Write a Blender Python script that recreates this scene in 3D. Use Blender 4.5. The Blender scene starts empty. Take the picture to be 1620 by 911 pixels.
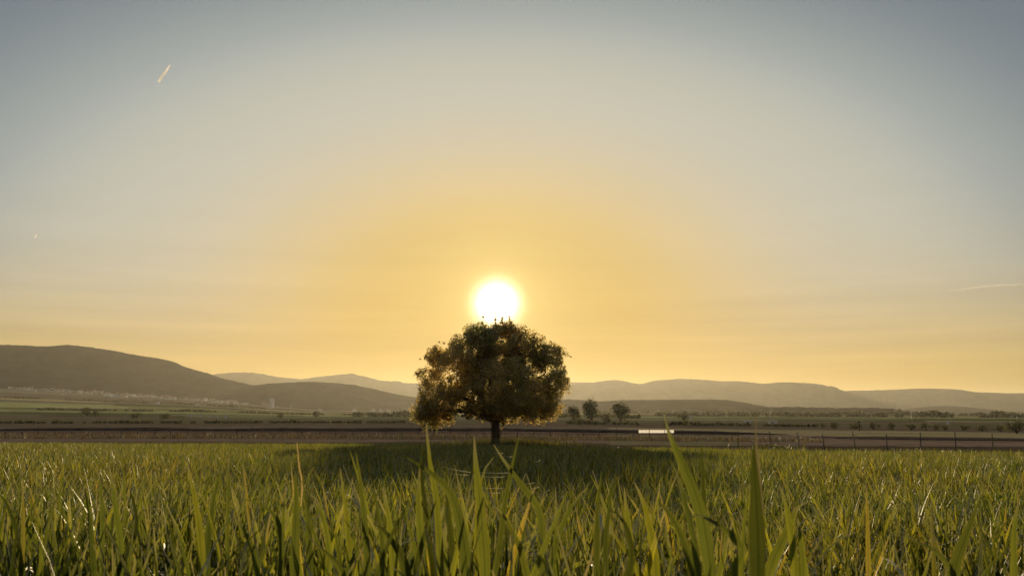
import bpy, bmesh, math, random
import numpy as np
from mathutils import Vector, Matrix, noise as mnoise

random.seed(11); rng = np.random.default_rng(11)
S = bpy.context.scene; C = S.collection
R = math.radians

# ------------------------------------------------------------------ camera
PW, PH, FPX = 1620.0, 911.0, 1271.0
CAMZ = 0.70
PITCH = math.atan((655 - 455.5) / FPX)
cam_d = bpy.data.cameras.new('camera'); cam = bpy.data.objects.new('camera', cam_d); C.objects.link(cam)
cam_d.sensor_width = 36; cam_d.lens = 36 * FPX / PW
cam_d.clip_start = 0.05; cam_d.clip_end = 60000
cam.location = (0, 0, CAMZ); cam.rotation_euler = (math.pi / 2 + PITCH, 0, 0)
cam_d.dof.use_dof = True; cam_d.dof.focus_distance = 9.0; cam_d.dof.aperture_fstop = 11
S.camera = cam
CP, SP = math.cos(PITCH), math.sin(PITCH)

def pdir(X, Y):
    cx, cy = (X - PW / 2) / FPX, (PH / 2 - Y) / FPX
    return Vector((cx, CP - cy * SP, SP + cy * CP))
def at(X, Y, D):
    """point seen at photo pixel X, Y at ground depth D"""
    d = pdir(X, Y); return Vector((0, 0, CAMZ)) + d * (D / d.y)
def row_z(Y, D): return at(810, Y, D).z
def tan_of(X): return (X - PW / 2) / FPX / 1.012

# ------------------------------------------------------------------ light
sd = pdir(786, 480).normalized()
SUN_EL = math.asin(sd.z); SUN_AZ = math.atan2(sd.x, sd.y)
S.view_settings.view_transform = 'Standard'; S.view_settings.look = 'None'
S.view_settings.exposure = 0.0; S.view_settings.gamma = 1.0; S.view_settings.use_curve_mapping = False
sl = bpy.data.lights.new('sun', 'SUN'); sl.energy = 5.0; sl.angle = R(0.53); sl.color = (1.0, 0.75, 0.43)
so = bpy.data.objects.new('sun', sl); C.objects.link(so)
so.rotation_euler = sd.to_track_quat('Z', 'Y').to_euler()

W = bpy.data.worlds.new('World'); S.world = W; W.use_nodes = True
nt = W.node_tree; N = nt.nodes; L = nt.links; N.clear()
def nn(t, **k):
    n = N.new(t)
    for a, b in k.items(): setattr(n, a, b)
    return n
def vm(op, a=None, b=None, scale=None):
    n = nn('ShaderNodeVectorMath', operation=op)
    for i, v in enumerate((a, b)):
        if v is None: continue
        if isinstance(v, (tuple, Vector)): n.inputs[i].default_value = tuple(v)
        else: L.new(v, n.inputs[i])
    if scale is not None:
        if isinstance(scale, (int, float)): n.inputs['Scale'].default_value = scale
        else: L.new(scale, n.inputs['Scale'])
    return n
def mt(op, a=None, b=None, c=None, clamp=False):
    n = nn('ShaderNodeMath', operation=op, use_clamp=clamp)
    for i, v in enumerate((a, b, c)):
        if v is None: continue
        if isinstance(v, (int, float)): n.inputs[i].default_value = v
        else: L.new(v, n.inputs[i])
    return n.outputs[0]
def cramp(fac, stops, interp='EASE'):
    n = nn('ShaderNodeValToRGB'); cr = n.color_ramp; cr.interpolation = interp
    while len(cr.elements) < len(stops): cr.elements.new(0.5)
    for e, (p, c) in zip(cr.elements, stops): e.position = p; e.color = (*c, 1)
    L.new(fac, n.inputs[0]); return n.outputs[0]
def s2l(*c): return tuple(((v / 255) / 12.92 if v < 10.3 else (((v / 255) + .055) / 1.055) ** 2.4) for v in c)
tc = nn('ShaderNodeTexCoord'); D_ = tc.outputs['Generated']
sky = nn('ShaderNodeTexSky'); sky.sky_type = 'NISHITA'; sky.sun_disc = False
sky.sun_elevation = SUN_EL; sky.sun_rotation = SUN_AZ; sky.dust_density = 3.0; sky.air_density = 1.2; sky.ozone_density = 1.0
nish = vm('SCALE', sky.outputs[0], scale=0.08).outputs[0]
diff = vm('SUBTRACT', D_, tuple(sd)).outputs[0]
dst = vm('LENGTH', vm('MULTIPLY', diff, (0.60, 0.60, 1.05)).outputs[0]).outputs['Value']     # broad twilight arch, wider than high
ang = vm('LENGTH', diff).outputs['Value']                                                    # true angle from the sun
base = cramp(mt('MULTIPLY', dst, 1.25, clamp=True), [
    (0.00, (.54, .38, .09)), (0.125, (.61, .43, .145)), (0.19, (.645, .50, .265)), (0.28, (.555, .525, .43)),
    (0.37, (.51, .505, .425)), (0.44, (.37, .41, .40)), (0.55, (.112, .152, .192)), (0.75, (.18, .22, .26)), (1.0, (.21, .235, .26))], 'B_SPLINE')
# warm horizon band all round
sep = nn('ShaderNodeSeparateXYZ'); L.new(D_, sep.inputs[0]); el = sep.outputs['Z']
hb = mt('POWER', 2.718, mt('MULTIPLY', mt('POWER', mt('MULTIPLY', mt('ABSOLUTE', el), 7.7), 2), -1))
mixh = nn('ShaderNodeMix', data_type='RGBA'); L.new(mt('MULTIPLY', hb, 0.97), mixh.inputs['Factor'])
L.new(base, mixh.inputs[6]); hcol = cramp(mt('MULTIPLY', ang, 1.6, clamp=True), [(0, (.42, .22, .005)), (.3, (.49, .275, .012)), (.8, (.60, .365, .05)), (1, (.58, .38, .08))], 'LINEAR'); L.new(hcol, mixh.inputs[7])
# thin stretched cirrus veils low in the sky
mp = nn('ShaderNodeMapping'); mp.inputs['Scale'].default_value = (1.4, 1.4, 26); L.new(D_, mp.inputs['Vector'])
nz = nn('ShaderNodeTexNoise'); nz.inputs['Scale'].default_value = 1.6; nz.inputs['Detail'].default_value = 4; nz.inputs['Roughness'].default_value = .5
L.new(mp.outputs[0], nz.inputs['Vector'])
band = mt('MULTIPLY', mt('SUBTRACT', nz.outputs['Fac'], .5), mt('POWER', 2.718, mt('MULTIPLY', mt('ABSOLUTE', mt('SUBTRACT', el, .07)), -14)))
cir = mt('ADD', 1.0, mt('MULTIPLY', band, 0.75))
veiled = vm('SCALE', mixh.outputs[2], scale=cir).outputs[0]
# aureole round the sun
au1 = mt('MULTIPLY', mt('POWER', 2.718, mt('MULTIPLY', ang, -20)), 0.34)
au2 = mt('MULTIPLY', mt('POWER', 2.718, mt('MULTIPLY', mt('POWER', mt('MULTIPLY', ang, 44), 2.5), -1)), 3.5)
au3 = mt('MULTIPLY', mt('POWER', 2.718, mt('MULTIPLY', ang, -48)), .5)
g1 = vm('SCALE', (1.0, .80, .32), scale=au1).outputs[0]
g2 = vm('SCALE', (1.0, .93, .70), scale=au2).outputs[0]
g3 = vm('SCALE', (1.0, .86, .34), scale=au3).outputs[0]
tot = vm('ADD', vm('ADD', vm('ADD', vm('SCALE', veiled, scale=.97).outputs[0], vm('SCALE', nish, scale=.03).outputs[0]).outputs[0], g1).outputs[0], vm('ADD', g2, g3).outputs[0]).outputs[0]
bg = nn('ShaderNodeBackground'); bg.inputs['Strength'].default_value = 1.0; L.new(tot, bg.inputs['Color'])
wo = nn('ShaderNodeOutputWorld'); L.new(bg.outputs[0], wo.inputs['Surface'])
W.cycles.sampling_method = 'MANUAL'; W.cycles.sample_map_resolution = 1024

cy = S.cycles
cy.use_denoising = True; cy.denoiser = 'OPENIMAGEDENOISE'
cy.max_bounces = 6; cy.diffuse_bounces = 3; cy.glossy_bounces = 2; cy.transmission_bounces = 4; cy.volume_bounces = 0; cy.transparent_max_bounces = 12
cy.sample_clamp_indirect = 4; cy.caustics_reflective = False; cy.caustics_refractive = False

# ------------------------------------------------------------------ helpers
def tag(o, label=None, cat=None, group=None, kind=None):
    if label: o['label'] = label
    if cat: o['category'] = cat
    if group: o['group'] = group
    if kind: o['kind'] = kind
    return o
def mesh(name, V, F, mat=None, smooth=True, attrs=None):
    me = bpy.data.meshes.new(name)
    V = np.asarray(V, dtype=np.float32)
    me.from_pydata(V.tolist() if len(V) < 50000 else V, [], F if not isinstance(F, np.ndarray) else F.tolist())
    if attrs:
        for k, a in attrs.items():
            at_ = me.attributes.new(k, 'FLOAT_COLOR' if a.ndim == 2 else 'FLOAT', 'POINT')
            if a.ndim == 2: at_.data.foreach_set('color', a.astype(np.float32).ravel())
            else: at_.data.foreach_set('value', a.astype(np.float32))
    if mat: me.materials.append(mat)
    if smooth: me.polygons.foreach_set('use_smooth', [True] * len(me.polygons))
    me.update(); return me
def obj(name, me, parent=None, loc=(0, 0, 0)):
    o = bpy.data.objects.new(name, me); C.objects.link(o); o.location = loc
    if parent: o.parent = parent
    return o
def empty(name, loc=(0, 0, 0), rz=0):
    o = bpy.data.objects.new(name, None); C.objects.link(o); o.location = loc; o.rotation_euler = (0, 0, rz); o.empty_display_size = .1; return o
def copy_tree(o, loc, rz=0, sc=1.0, label=None, **k):
    c = o.copy(); C.objects.link(c); c.location = loc; c.rotation_euler = (0, 0, rz); c.scale = (sc, sc, sc)
    for ch in list(o.children):
        d = ch.copy(); C.objects.link(d); d.parent = c
        for g in ch.children:
            e = g.copy(); C.objects.link(e); e.parent = d
    tag(c, label, **k); return c
class MB:
    def __init__(s): s.V = []; s.F = []
    def add(s, V, F):
        b = len(s.V); s.V += [tuple(v) for v in V]; s.F += [tuple(i + b for i in f) for f in F]; return s
    def box(s, c, d, rz=0):
        cx, cy_, cz = c; hx, hy, hz = d[0] / 2, d[1] / 2, d[2] / 2; ca, sa = math.cos(rz), math.sin(rz); V = []
        for z in (-hz, hz):
            for x, y in ((-hx, -hy), (hx, -hy), (hx, hy), (-hx, hy)): V.append((cx + x * ca - y * sa, cy_ + x * sa + y * ca, cz + z))
        return s.add(V, [(3, 2, 1, 0), (4, 5, 6, 7), (0, 1, 5, 4), (1, 2, 6, 5), (2, 3, 7, 6), (3, 0, 4, 7)])
    def tube(s, pts, rad, n=6):
        pts = [Vector(p) for p in pts]; V = []; F = []
        for i, p in enumerate(pts):
            t = (pts[min(i + 1, len(pts) - 1)] - pts[max(i - 1, 0)]).normalized()
            a = t.cross(Vector((0.31, 1, 0.17))).normalized(); b = t.cross(a); r = rad[i] if hasattr(rad, '__len__') else rad
            for k in range(n):
                q = 2 * math.pi * k / n; V.append(p + a * (r * math.cos(q)) + b * (r * math.sin(q)))
        for i in range(len(pts) - 1):
            for k in range(n): F.append((i * n + k, i * n + (k + 1) % n, (i + 1) * n + (k + 1) % n, (i + 1) * n + k))
        F.append(tuple(range(n))[::-1]); F.append(tuple((len(pts) - 1) * n + k for k in range(n)))
        return s.add(V, F)
    def lathe(s, c, prof, n=10):
        V = []; F = []
        for r, z in prof:
            for k in range(n): q = 2 * math.pi * k / n; V.append((c[0] + r * math.cos(q), c[1] + r * math.sin(q), c[2] + z))
        for i in range(len(prof) - 1):
            for k in range(n): F.append((i * n + k, i * n + (k + 1) % n, (i + 1) * n + (k + 1) % n, (i + 1) * n + k))
        F.append(tuple(range(n))[::-1]); F.append(tuple((len(prof) - 1) * n + k for k in range(n)))
        return s.add(V, F)
    def build(s, name, mat, parent=None, smooth=False, loc=(0, 0, 0)):
        return obj(name, mesh(name, s.V, s.F, mat, smooth), parent, loc)

# ------------------------------------------------------------------ materials
class MT:
    def __init__(s, name):
        s.m = bpy.data.materials.new(name); s.m.use_nodes = True; s.t = s.m.node_tree; s.t.nodes.clear()
        s.out = s.t.nodes.new('ShaderNodeOutputMaterial')
    def n(s, t, **k):
        x = s.t.nodes.new(t)
        for a, b in k.items():
            if a in ('operation', 'data_type', 'blend_type', 'attribute_name', 'use_clamp', 'noise_dimensions'): setattr(x, a, b)
            else: x.inputs[a.replace('_', ' ')].default_value = b
        return x
    def l(s, a, b): s.t.links.new(a, b)
    def ramp(s, fac, stops):
        n = s.t.nodes.new('ShaderNodeValToRGB'); cr = n.color_ramp
        while len(cr.elements) < len(stops): cr.elements.new(.5)
        for e, (p, c) in zip(cr.elements, stops): e.position = p; e.color = (*c, 1)
        s.l(fac, n.inputs[0]); return n.outputs[0]
    def noise(s, scale, detail=4, rough=.55, coord='Object', vscale=None):
        c = s.t.nodes.new('ShaderNodeTexCoord'); o = c.outputs[coord]
        if vscale: mpn = s.t.nodes.new('ShaderNodeMapping'); mpn.inputs['Scale'].default_value = vscale; s.l(o, mpn.inputs['Vector']); o = mpn.outputs[0]
        x = s.n('ShaderNodeTexNoise', Scale=scale, Detail=detail, Roughness=rough); s.l(o, x.inputs['Vector']); return x.outputs['Fac']
    def mul(s, a, b):
        x = s.n('ShaderNodeMix', data_type='RGBA', blend_type='MULTIPLY'); x.inputs['Factor'].default_value = 1
        s.l(a, x.inputs[6]); s.l(b, x.inputs[7]); return x.outputs[2]
    def bump(s, h, strength, dist):
        b = s.n('ShaderNodeBump', Strength=strength, Distance=dist); s.l(h, b.inputs['Height']); return b.outputs[0]
def simple(name, stops, scale, rough=.8, bump=0, bd=.02, coord='Object', vscale=None, metallic=0, spec=.3):
    m = MT(name); f = m.noise(scale, coord=coord, vscale=vscale); col = m.ramp(f, stops)
    p = m.n('ShaderNodeBsdfPrincipled', Roughness=rough, Metallic=metallic); p.inputs['Specular IOR Level'].default_value = spec
    m.l(col, p.inputs['Base Color'])
    if bump: m.l(m.bump(f, bump, bd), p.inputs['Normal'])
    m.l(p.outputs[0], m.out.inputs['Surface']); return m.m
def leafmat(name, refl, trans, tfac=.5, gloss=.12, rough=.38, tip=None, scale=9, spread=.5, streak=True):
    """thin leaf: diffuse + translucent + a waxy gloss, each leaf a little different; colour runs to tip colour by the 'along' attribute"""
    m = MT(name)
    oi = m.t.nodes.new('ShaderNodeObjectInfo'); geo = m.t.nodes.new('ShaderNodeNewGeometry')
    rs = m.n('ShaderNodeMath', operation='ADD'); m.l(oi.outputs['Random'], rs.inputs[0]); m.l(geo.outputs['Random Per Island'], rs.inputs[1])
    fr = m.n('ShaderNodeMath', operation='FRACT'); m.l(rs.outputs[0], fr.inputs[0]); rnd = fr.outputs[0]
    var = m.ramp(rnd, [(0, (1 - spread,) * 3), (.5, (1, 1, 1)), (.8, (1 + spread, 1 + spread * .8, 1)), (.93, (1 + spread * 1.5, 1 + spread, .9)), (.96, (1 + spread * 2, 1 + spread * .9, 1.5))])
    nf = m.noise(scale, 3, vscale=(1, 1, .25)); nv = m.ramp(nf, [(.25, (.66, .70, .66)), (.62, (1.1, 1.1, 1.0)), (.74, (1.3, 1.15, 1.0))])
    wn_ = m.n('ShaderNodeTexNoise', Scale=.35, Detail=4, Roughness=.6); m.l(geo.outputs['Position'], wn_.inputs['Vector'])
    nv = m.mul(nv, m.ramp(wn_.outputs['Fac'], [(.32, (.62, .76, .8)), (.5, (1, 1, 1)), (.68, (1.4, 1.16, .95))]))
    def colour(c, ct):
        r = m.n('ShaderNodeRGB'); r.outputs[0].default_value = (*c, 1); o = m.mul(m.mul(r.outputs[0], var), nv)
        if tip:
            a = m.n('ShaderNodeAttribute', attribute_name='along'); mr = m.n('ShaderNodeMapRange')
            mr.inputs['From Min'].default_value = .80; mr.inputs['From Max'].default_value = 1.02; m.l(a.outputs['Fac'], mr.inputs['Value'])
            # some leaves only: dried tips
            gt = m.n('ShaderNodeMath', operation='GREATER_THAN'); gt.inputs[1].default_value = .45; m.l(rnd, gt.inputs[0])
            mu = m.n('ShaderNodeMath', operation='MULTIPLY'); m.l(mr.outputs[0], mu.inputs[0]); m.l(gt.outputs[0], mu.inputs[1])
            x = m.n('ShaderNodeMix', data_type='RGBA'); m.l(mu.outputs[0], x.inputs['Factor']); m.l(o, x.inputs[6]); x.inputs[7].default_value = (*ct, 1); o = x.outputs[2]
        return o
    def rib_rimlight(o):
        if not streak: return o
        a3 = m.n('ShaderNodeAttribute', attribute_name='across'); ab = m.n('ShaderNodeMath', operation='ABSOLUTE'); m.l(a3.outputs['Fac'], ab.inputs[0])
        mid = m.ramp(ab.outputs[0], [(0, (.62, .66, .6)), (.12, (.7, .74, .7)), (.2, (1, 1, 1)), (.84, (1.0, 1.0, 1.0)), (.95, (1.8, 1.6, 1.5))])  # dark midrib; margins brightened in the colour to imitate sunlit rims
        s3 = m.n('ShaderNodeMath', operation='MULTIPLY'); s3.inputs[1].default_value = 26; m.l(a3.outputs['Fac'], s3.inputs[0]); w3 = m.n('ShaderNodeMath', operation='SINE'); m.l(s3.outputs[0], w3.inputs[0])
        fin = m.ramp(w3.outputs[0], [(0, (.95, .95, .95)), (1, (.80, .82, .80))])
        return m.mul(m.mul(o, mid), fin)
    tipr, tipt = tip if tip else (None, None)
    rc, tcol = colour(refl, tipr), rib_rimlight(colour(trans, tipt))
    d = m.n('ShaderNodeBsdfDiffuse'); t = m.n('ShaderNodeBsdfTranslucent'); g = m.n('ShaderNodeBsdfGlossy', Roughness=rough)
    g.inputs['Color'].default_value = (.9, .92, .85, 1)
    m.l(rc, d.inputs['Color']); m.l(tcol, t.inputs['Color'])
    if streak:
        a2 = m.n('ShaderNodeAttribute', attribute_name='across'); w = m.n('ShaderNodeMath', operation='SINE')
        sc_ = m.n('ShaderNodeMath', operation='MULTIPLY'); sc_.inputs[1].default_value = 30; m.l(a2.outputs['Fac'], sc_.inputs[0]); m.l(sc_.outputs[0], w.inputs[0])
        nb = m.bump(w.outputs[0], .25, .0006)
        for s_ in (d, t, g): m.l(nb, s_.inputs['Normal'])
    m1 = m.n('ShaderNodeMixShader', Fac=tfac); m.l(d.outputs[0], m1.inputs[1]); m.l(t.outputs[0], m1.inputs[2])
    fz = m.n('ShaderNodeFresnel', IOR=1.38); ml = m.n('ShaderNodeMath', operation='MULTIPLY'); ml.inputs[1].default_value = gloss * 8; m.l(fz.outputs[0], ml.inputs[0])
    m2 = m.n('ShaderNodeMixShader'); cl = m.n('ShaderNodeMath', operation='MINIMUM'); cl.inputs[1].default_value = .6; m.l(ml.outputs[0], cl.inputs[0]); m.l(cl.outputs[0], m2.inputs[0])
    m.l(m1.outputs[0], m2.inputs[1]); m.l(g.outputs[0], m2.inputs[2]); m.l(m2.outputs[0], m.out.inputs['Surface']); return m.m

M_wheat = leafmat('wheat_leaf', (.024, .038, .010), (.222, .252, .034), .5, .022, .45, tip=((.20, .17, .10), (.36, .32, .15)), scale=22, spread=.62)
M_blade = leafmat('near_wheat_leaf', (.030, .044, .013), (.15, .178, .028), .5, .022, .45, tip=((.20, .17, .10), (.30, .27, .13)), scale=30)
M_stem = leafmat('wheat_stem', (.08, .10, .03), (.24, .25, .05), .3, .04, .45, scale=30, streak=False)
M_dry = leafmat('dry_straw', (.30, .26, .17), (.34, .28, .16), .45, .05, .35, scale=20, streak=False)
M_oak = leafmat('oak_leaf', (.115, .11, .055), (.55, .46, .17), .6, .03, .5, scale=.6, spread=.45, streak=False)
M_bushm = leafmat('bush_leaf', (.05, .06, .022), (.14, .13, .03), .3, .03, .6, scale=.4, spread=.4, streak=False)
M_verge = leafmat('verge_grass_blade', (.06, .06, .02), (.12, .12, .03), .35, .04, .5, scale=2, streak=False)
M_drygrass = leafmat('dry_grass_blade', (.13, .105, .07), (.12, .10, .065), .35, .03, .5, scale=2, streak=False)
M_bark = simple('bark', [(.3, (.035, .026, .018)), (.7, (.11, .085, .06))], 3.0, .9, .8, .05, vscale=(3, 3, .7))
M_post = simple('weathered_post', [(.3, (.025, .021, .017)), (.7, (.07, .058, .046))], 9, .85, .3, .01, vscale=(3, 3, .5))
M_paint = simple('white_paint', [(.35, (.70, .69, .66)), (.6, (.80, .79, .76))], 4, .45, .1, .005)
M_metal = simple('galvanised_metal', [(.3, (.30, .30, .30)), (.7, (.42, .42, .42))], 12, .45, metallic=.7)
M_wallw = simple('whitewashed_wall', [(.3, (.62, .58, .52)), (.7, (.80, .77, .72))], .5, .85)
M_walls = simple('ochre_wall', [(.3, (.40, .32, .24)), (.7, (.52, .43, .33))], .5, .85)
M_roof = simple('clay_roof', [(.3, (.20, .09, .05)), (.7, (.34, .16, .09))], 1.2, .85)
M_glass = simple('lamp_glass', [(.3, (.82, .80, .74)), (.7, (.88, .86, .82))], 3, .2)

# ------------------------------------------------------------------ terrain
TX = np.array([tan_of(x) for x in (0, 300, 500, 800, 1200, 1620)])
EDGE_D = np.array([48, 47, 45, 42, 33, 27.0]); EDGE_ROW = np.array([697, 698, 698.5, 700.5, 706, 710.0])
CROP = 0.5; TOP0 = 0.32                        # crop height, drop from the lens to the crop tops
ROWS = [(60, 702.5, 702.5, 702.5, 702.5, 705, 707), (90, 694, 694, 694, 695, 699, 702), (130, 685, 685, 685, 686, 691, 696),
        (200, 677.5, 677.5, 677.5, 678, 682, 688), (300, 671, 671, 671, 671, 676, 681), (500, 664, 664, 664, 664, 669, 671), (1000, 651, 655, 658, 659, 661, 663),
        (1500, 643, 648, 655, 657, 658, 660), (2500, 628, 640, 652, 654, 655, 658), (3500, 614, 630, 649, 652, 653, 657),
        (5000, 610, 626, 647, 651, 652, 656), (18000, 650, 650, 650, 650, 651, 652)]
RD = np.array([r[0] for r in ROWS], float)
RZ = np.array([[row_z(v, r[0]) for v in r[1:]] for r in ROWS])
def edge(t): return np.interp(t, TX, EDGE_D), np.interp(t, TX, EDGE_ROW)
def field_z(t, D):
    """height of the soil under the crop"""
    E, r = edge(t); drop = (r - 655) / FPX / .9757 * E
    u = np.clip(D / E, 0, 1.6)
    return CAMZ - TOP0 - CROP - (drop - TOP0) * u
def ground_z(x, y):
    x = np.asarray(x, float); y = np.asarray(y, float)
    r = np.hypot(x, y); D = np.maximum(np.maximum(y, .55 * r), .01); t = np.clip(x / D, -1.1, 1.1)
    E, _ = edge(t)
    zf = field_z(t, np.minimum(D, E))
    # beyond the field: interpolate table
    lD = np.log(np.clip(D, 60, 18000)); k = np.clip(np.searchsorted(np.log(RD), lD, side='right') - 1, 0, len(RD) - 2)
    f = (lD - np.log(RD)[k]) / (np.log(RD)[k + 1] - np.log(RD)[k])
    cols = np.stack([np.interp(t, TX, RZ[i]) for i in range(len(RD))])
    idx = np.indices(D.shape) if D.ndim else None
    if D.ndim: za = np.take_along_axis(cols.reshape(len(RD), -1), k.reshape(1, -1), 0).reshape(D.shape); zb = np.take_along_axis(cols.reshape(len(RD), -1), (k + 1).reshape(1, -1), 0).reshape(D.shape)
    else: za, zb = cols[k], cols[k + 1]
    zp = za * (1 - f) + zb * f
    w = np.clip((D - E) / (60 - E), 0, 1); w = w * w * (3 - 2 * w)
    return zf * (1 - w) + zp * w
def gz(x, y): return float(ground_z(np.array([x]), np.array([y]))[0])
def gpt(X, D):
    t = tan_of(X); x = t * D; return Vector((x, D, gz(x, D)))

azs = np.concatenate([np.linspace(-180, -42, 24)[:-1], np.linspace(-42, 42, 300), np.linspace(42, 180, 24)[1:]])
azs[0] = -180; azr = np.radians(azs)
Ds = np.concatenate([[0.0], np.geomspace(.4, 60, 90), np.geomspace(60, 18000, 190)[1:]])
A, DD = np.meshgrid(azr, Ds); rr = DD / np.maximum(np.cos(A), .55)
GX, GY = rr * np.sin(A), rr * np.cos(A); GZ = ground_z(GX, GY)
h = np.array([mnoise.noise(Vector((x * .9, y * .9, 0))) for x, y in zip(GX.ravel(), GY.ravel())]).reshape(GX.shape)
GZ = GZ + h * np.clip(DD / 40, 0, 1) * .05
na, nd = len(azs), len(Ds)
I = np.arange(nd * na).reshape(nd, na)
F = np.stack([I[:-1, :-1], I[:-1, 1:], I[1:, 1:], I[1:, :-1]], -1).reshape(-1, 4)
# soil and crop colours of the fields (by plot, then lightened by depth)
def plots(x, y):
    """colour by field plot; plot borders are wavy lines across the plain"""
    n = len(x); col = np.zeros((n, 4)); col[:, 3] = 1
    D = np.maximum(y, .55 * np.hypot(x, y)); t = x / np.maximum(D, .1)
    wob = np.array([mnoise.noise(Vector((a * 3.2, 0, math.log(max(b, 1)) * 3))) for a, b in zip(t, D)])
    Y = D * (1 + .06 * wob)
    bands = [(0, (.050, .038, .026)), (62, (.050, .045, .024)), (72, (.105, .078, .060)), (96, (.120, .092, .068)), (118, (.075, .050, .036)),
             (168, (.060, .042, .030)), (196, (.17, .14, .115)), (214, (.085, .068, .045)), (262, (.075, .056, .040)),
             (360, (.070, .062, .034)), (520, (.085, .068, .045)), (700, (.075, .09, .035)), (860, (.06, .05, .035)), (1000, (.15, .15, .06)),
             (1250, (.07, .065, .035)), (1420, (.17, .17, .07)), (1750, (.075, .07, .04)), (2000, (.17, .13, .07)), (2250, (.10, .11, .05)), (2500, (.07, .055, .035)), (2900, (.10, .085, .06)), (3500, (.05, .05, .03))]
    for d0, c in bands: col[Y >= d0, :3] = c
    far = Y > 620                                       # patchwork breaks across the far plots
    cell = np.array([mnoise.cell(Vector((a * 5.5 + math.floor(math.log(max(b, 1)) * 5) * 3.1, math.floor(math.log(max(b, 1)) * 5) * 1.0, 4))) for a, b in zip(t, Y)])
    col[far, :3] *= (1 + .5 * cell[far])[:, None]
    # right side near: brown plot against dry green
    rgt = (t > .12) & (Y > 62) & (Y < 135); col[rgt, :3] = (.11, .095, .055)
    rg2 = (t > .28) & (Y > 62) & (Y < 150); col[rg2, :3] = (.115, .084, .062)
    rg3 = (t > .12) & (Y >= 150) & (Y < 240); col[rg3, :3] = (.165, .14, .075)
    col[:, :3] *= np.interp(np.log(np.maximum(D, 1)), np.log([60, 200, 600, 1000, 3000]), [1.7, 1.7, 1.7, 1.6, 1.35])[:, None]
    return np.clip(col, 0, 1)
colr = plots(GX.ravel(), GY.ravel())
m = MT('ground_soil'); a = m.n('ShaderNodeAttribute', attribute_name='plot')
n1 = m.ramp(m.noise(.35, 8, .7), [(.25, (.62, .62, .62)), (.75, (1.35, 1.33, 1.3))]); n2 = m.ramp(m.noise(.02, 6, .65, vscale=(1, 3, 1)), [(.3, (.7, .72, .7)), (.7, (1.3, 1.27, 1.25))])
p = m.n('ShaderNodeBsdfPrincipled', Roughness=1.0); p.inputs['Specular IOR Level'].default_value = 0
m.l(m.mul(m.mul(a.outputs['Color'], n1), n2), p.inputs['Base Color'])
m.l(m.bump(m.noise(1.5, 6, .7), .6, .15), p.inputs['Normal']); m.l(p.outputs[0], m.out.inputs['Surface'])
g = obj('ground', mesh('ground', np.stack([GX.ravel(), GY.ravel(), GZ.ravel()], 1), F, m.m, attrs={'plot': colr}))
tag(g, 'wide plain of brown and green fields running to the hills', kind='structure')

# ------------------------------------------------------------------ hills
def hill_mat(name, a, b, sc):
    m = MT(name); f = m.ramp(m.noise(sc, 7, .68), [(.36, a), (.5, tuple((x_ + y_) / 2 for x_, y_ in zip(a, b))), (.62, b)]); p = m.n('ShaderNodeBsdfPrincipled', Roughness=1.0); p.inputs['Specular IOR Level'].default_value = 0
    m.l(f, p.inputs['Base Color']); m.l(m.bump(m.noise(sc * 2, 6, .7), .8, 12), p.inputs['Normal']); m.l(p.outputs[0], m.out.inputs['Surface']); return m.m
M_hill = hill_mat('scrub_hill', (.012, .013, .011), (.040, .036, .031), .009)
def hill(label, D, Wn, Wf, prof, seed, foot=None, rough=3.0, n=420, m_=32):
    xs = np.array([p_[0] for p_ in prof], float); zs = np.array([row_z(p_[1], D) for p_ in prof])
    X = np.linspace(xs[0], xs[-1], n); crest = np.interp(X, xs, zs)
    ker = np.hanning(11); ker /= ker.sum(); crest = np.convolve(np.pad(crest, 5, 'edge'), ker, 'valid')
    v = np.linspace(-1, 1, m_); V = []
    for j, vv in enumerate(v):
        dep = D + (vv * Wn if vv < 0 else vv * Wf)
        t = (X - 810) / FPX / 1.012
        x = t * dep
        base = ground_z(x, np.full(n, dep)) - 6
        sh = (math.cos(vv * math.pi) * .5 + .5) ** .8
        z = base + np.maximum(crest - base, 0) * sh
        nz_ = np.array([mnoise.fractal(Vector((a * .0016 + seed, dep * .0016, seed)), .9, 2.1, 5) for a in x])
        z = z + nz_ * sh * (1 - sh) * 4 * np.maximum(crest - base, 0) * .34
        nb = np.array([mnoise.noise(Vector((a * .03 + seed, dep * .02, 1))) + .7 * mnoise.noise(Vector((a * .09, dep * .05, seed))) for a in x])
        z = z + nb * rough * sh
        V.append(np.stack([x, np.full(n, dep), z], 1))
    V = np.concatenate(V); I = np.arange(m_ * n).reshape(m_, n)
    F = np.stack([I[:-1, :-1], I[:-1, 1:], I[1:, 1:], I[1:, :-1]], -1).reshape(-1, 4)
    o = obj('hill', mesh('hill', V, F, M_hill)); tag(o, label, kind='structure'); return o
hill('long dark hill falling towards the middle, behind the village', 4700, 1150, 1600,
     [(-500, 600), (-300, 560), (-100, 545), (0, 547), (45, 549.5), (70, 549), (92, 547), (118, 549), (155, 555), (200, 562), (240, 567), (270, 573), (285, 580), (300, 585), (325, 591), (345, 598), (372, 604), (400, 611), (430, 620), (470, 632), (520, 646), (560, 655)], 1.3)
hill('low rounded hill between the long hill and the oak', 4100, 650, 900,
     [(300, 655), (340, 636), (365, 619), (390, 611), (420, 607), (455, 605), (490, 604), (525, 605.5), (560, 609), (590, 615), (615, 621), (640, 626), (690, 631), (760, 640), (830, 655)], 4.1, rough=2.2)
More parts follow.
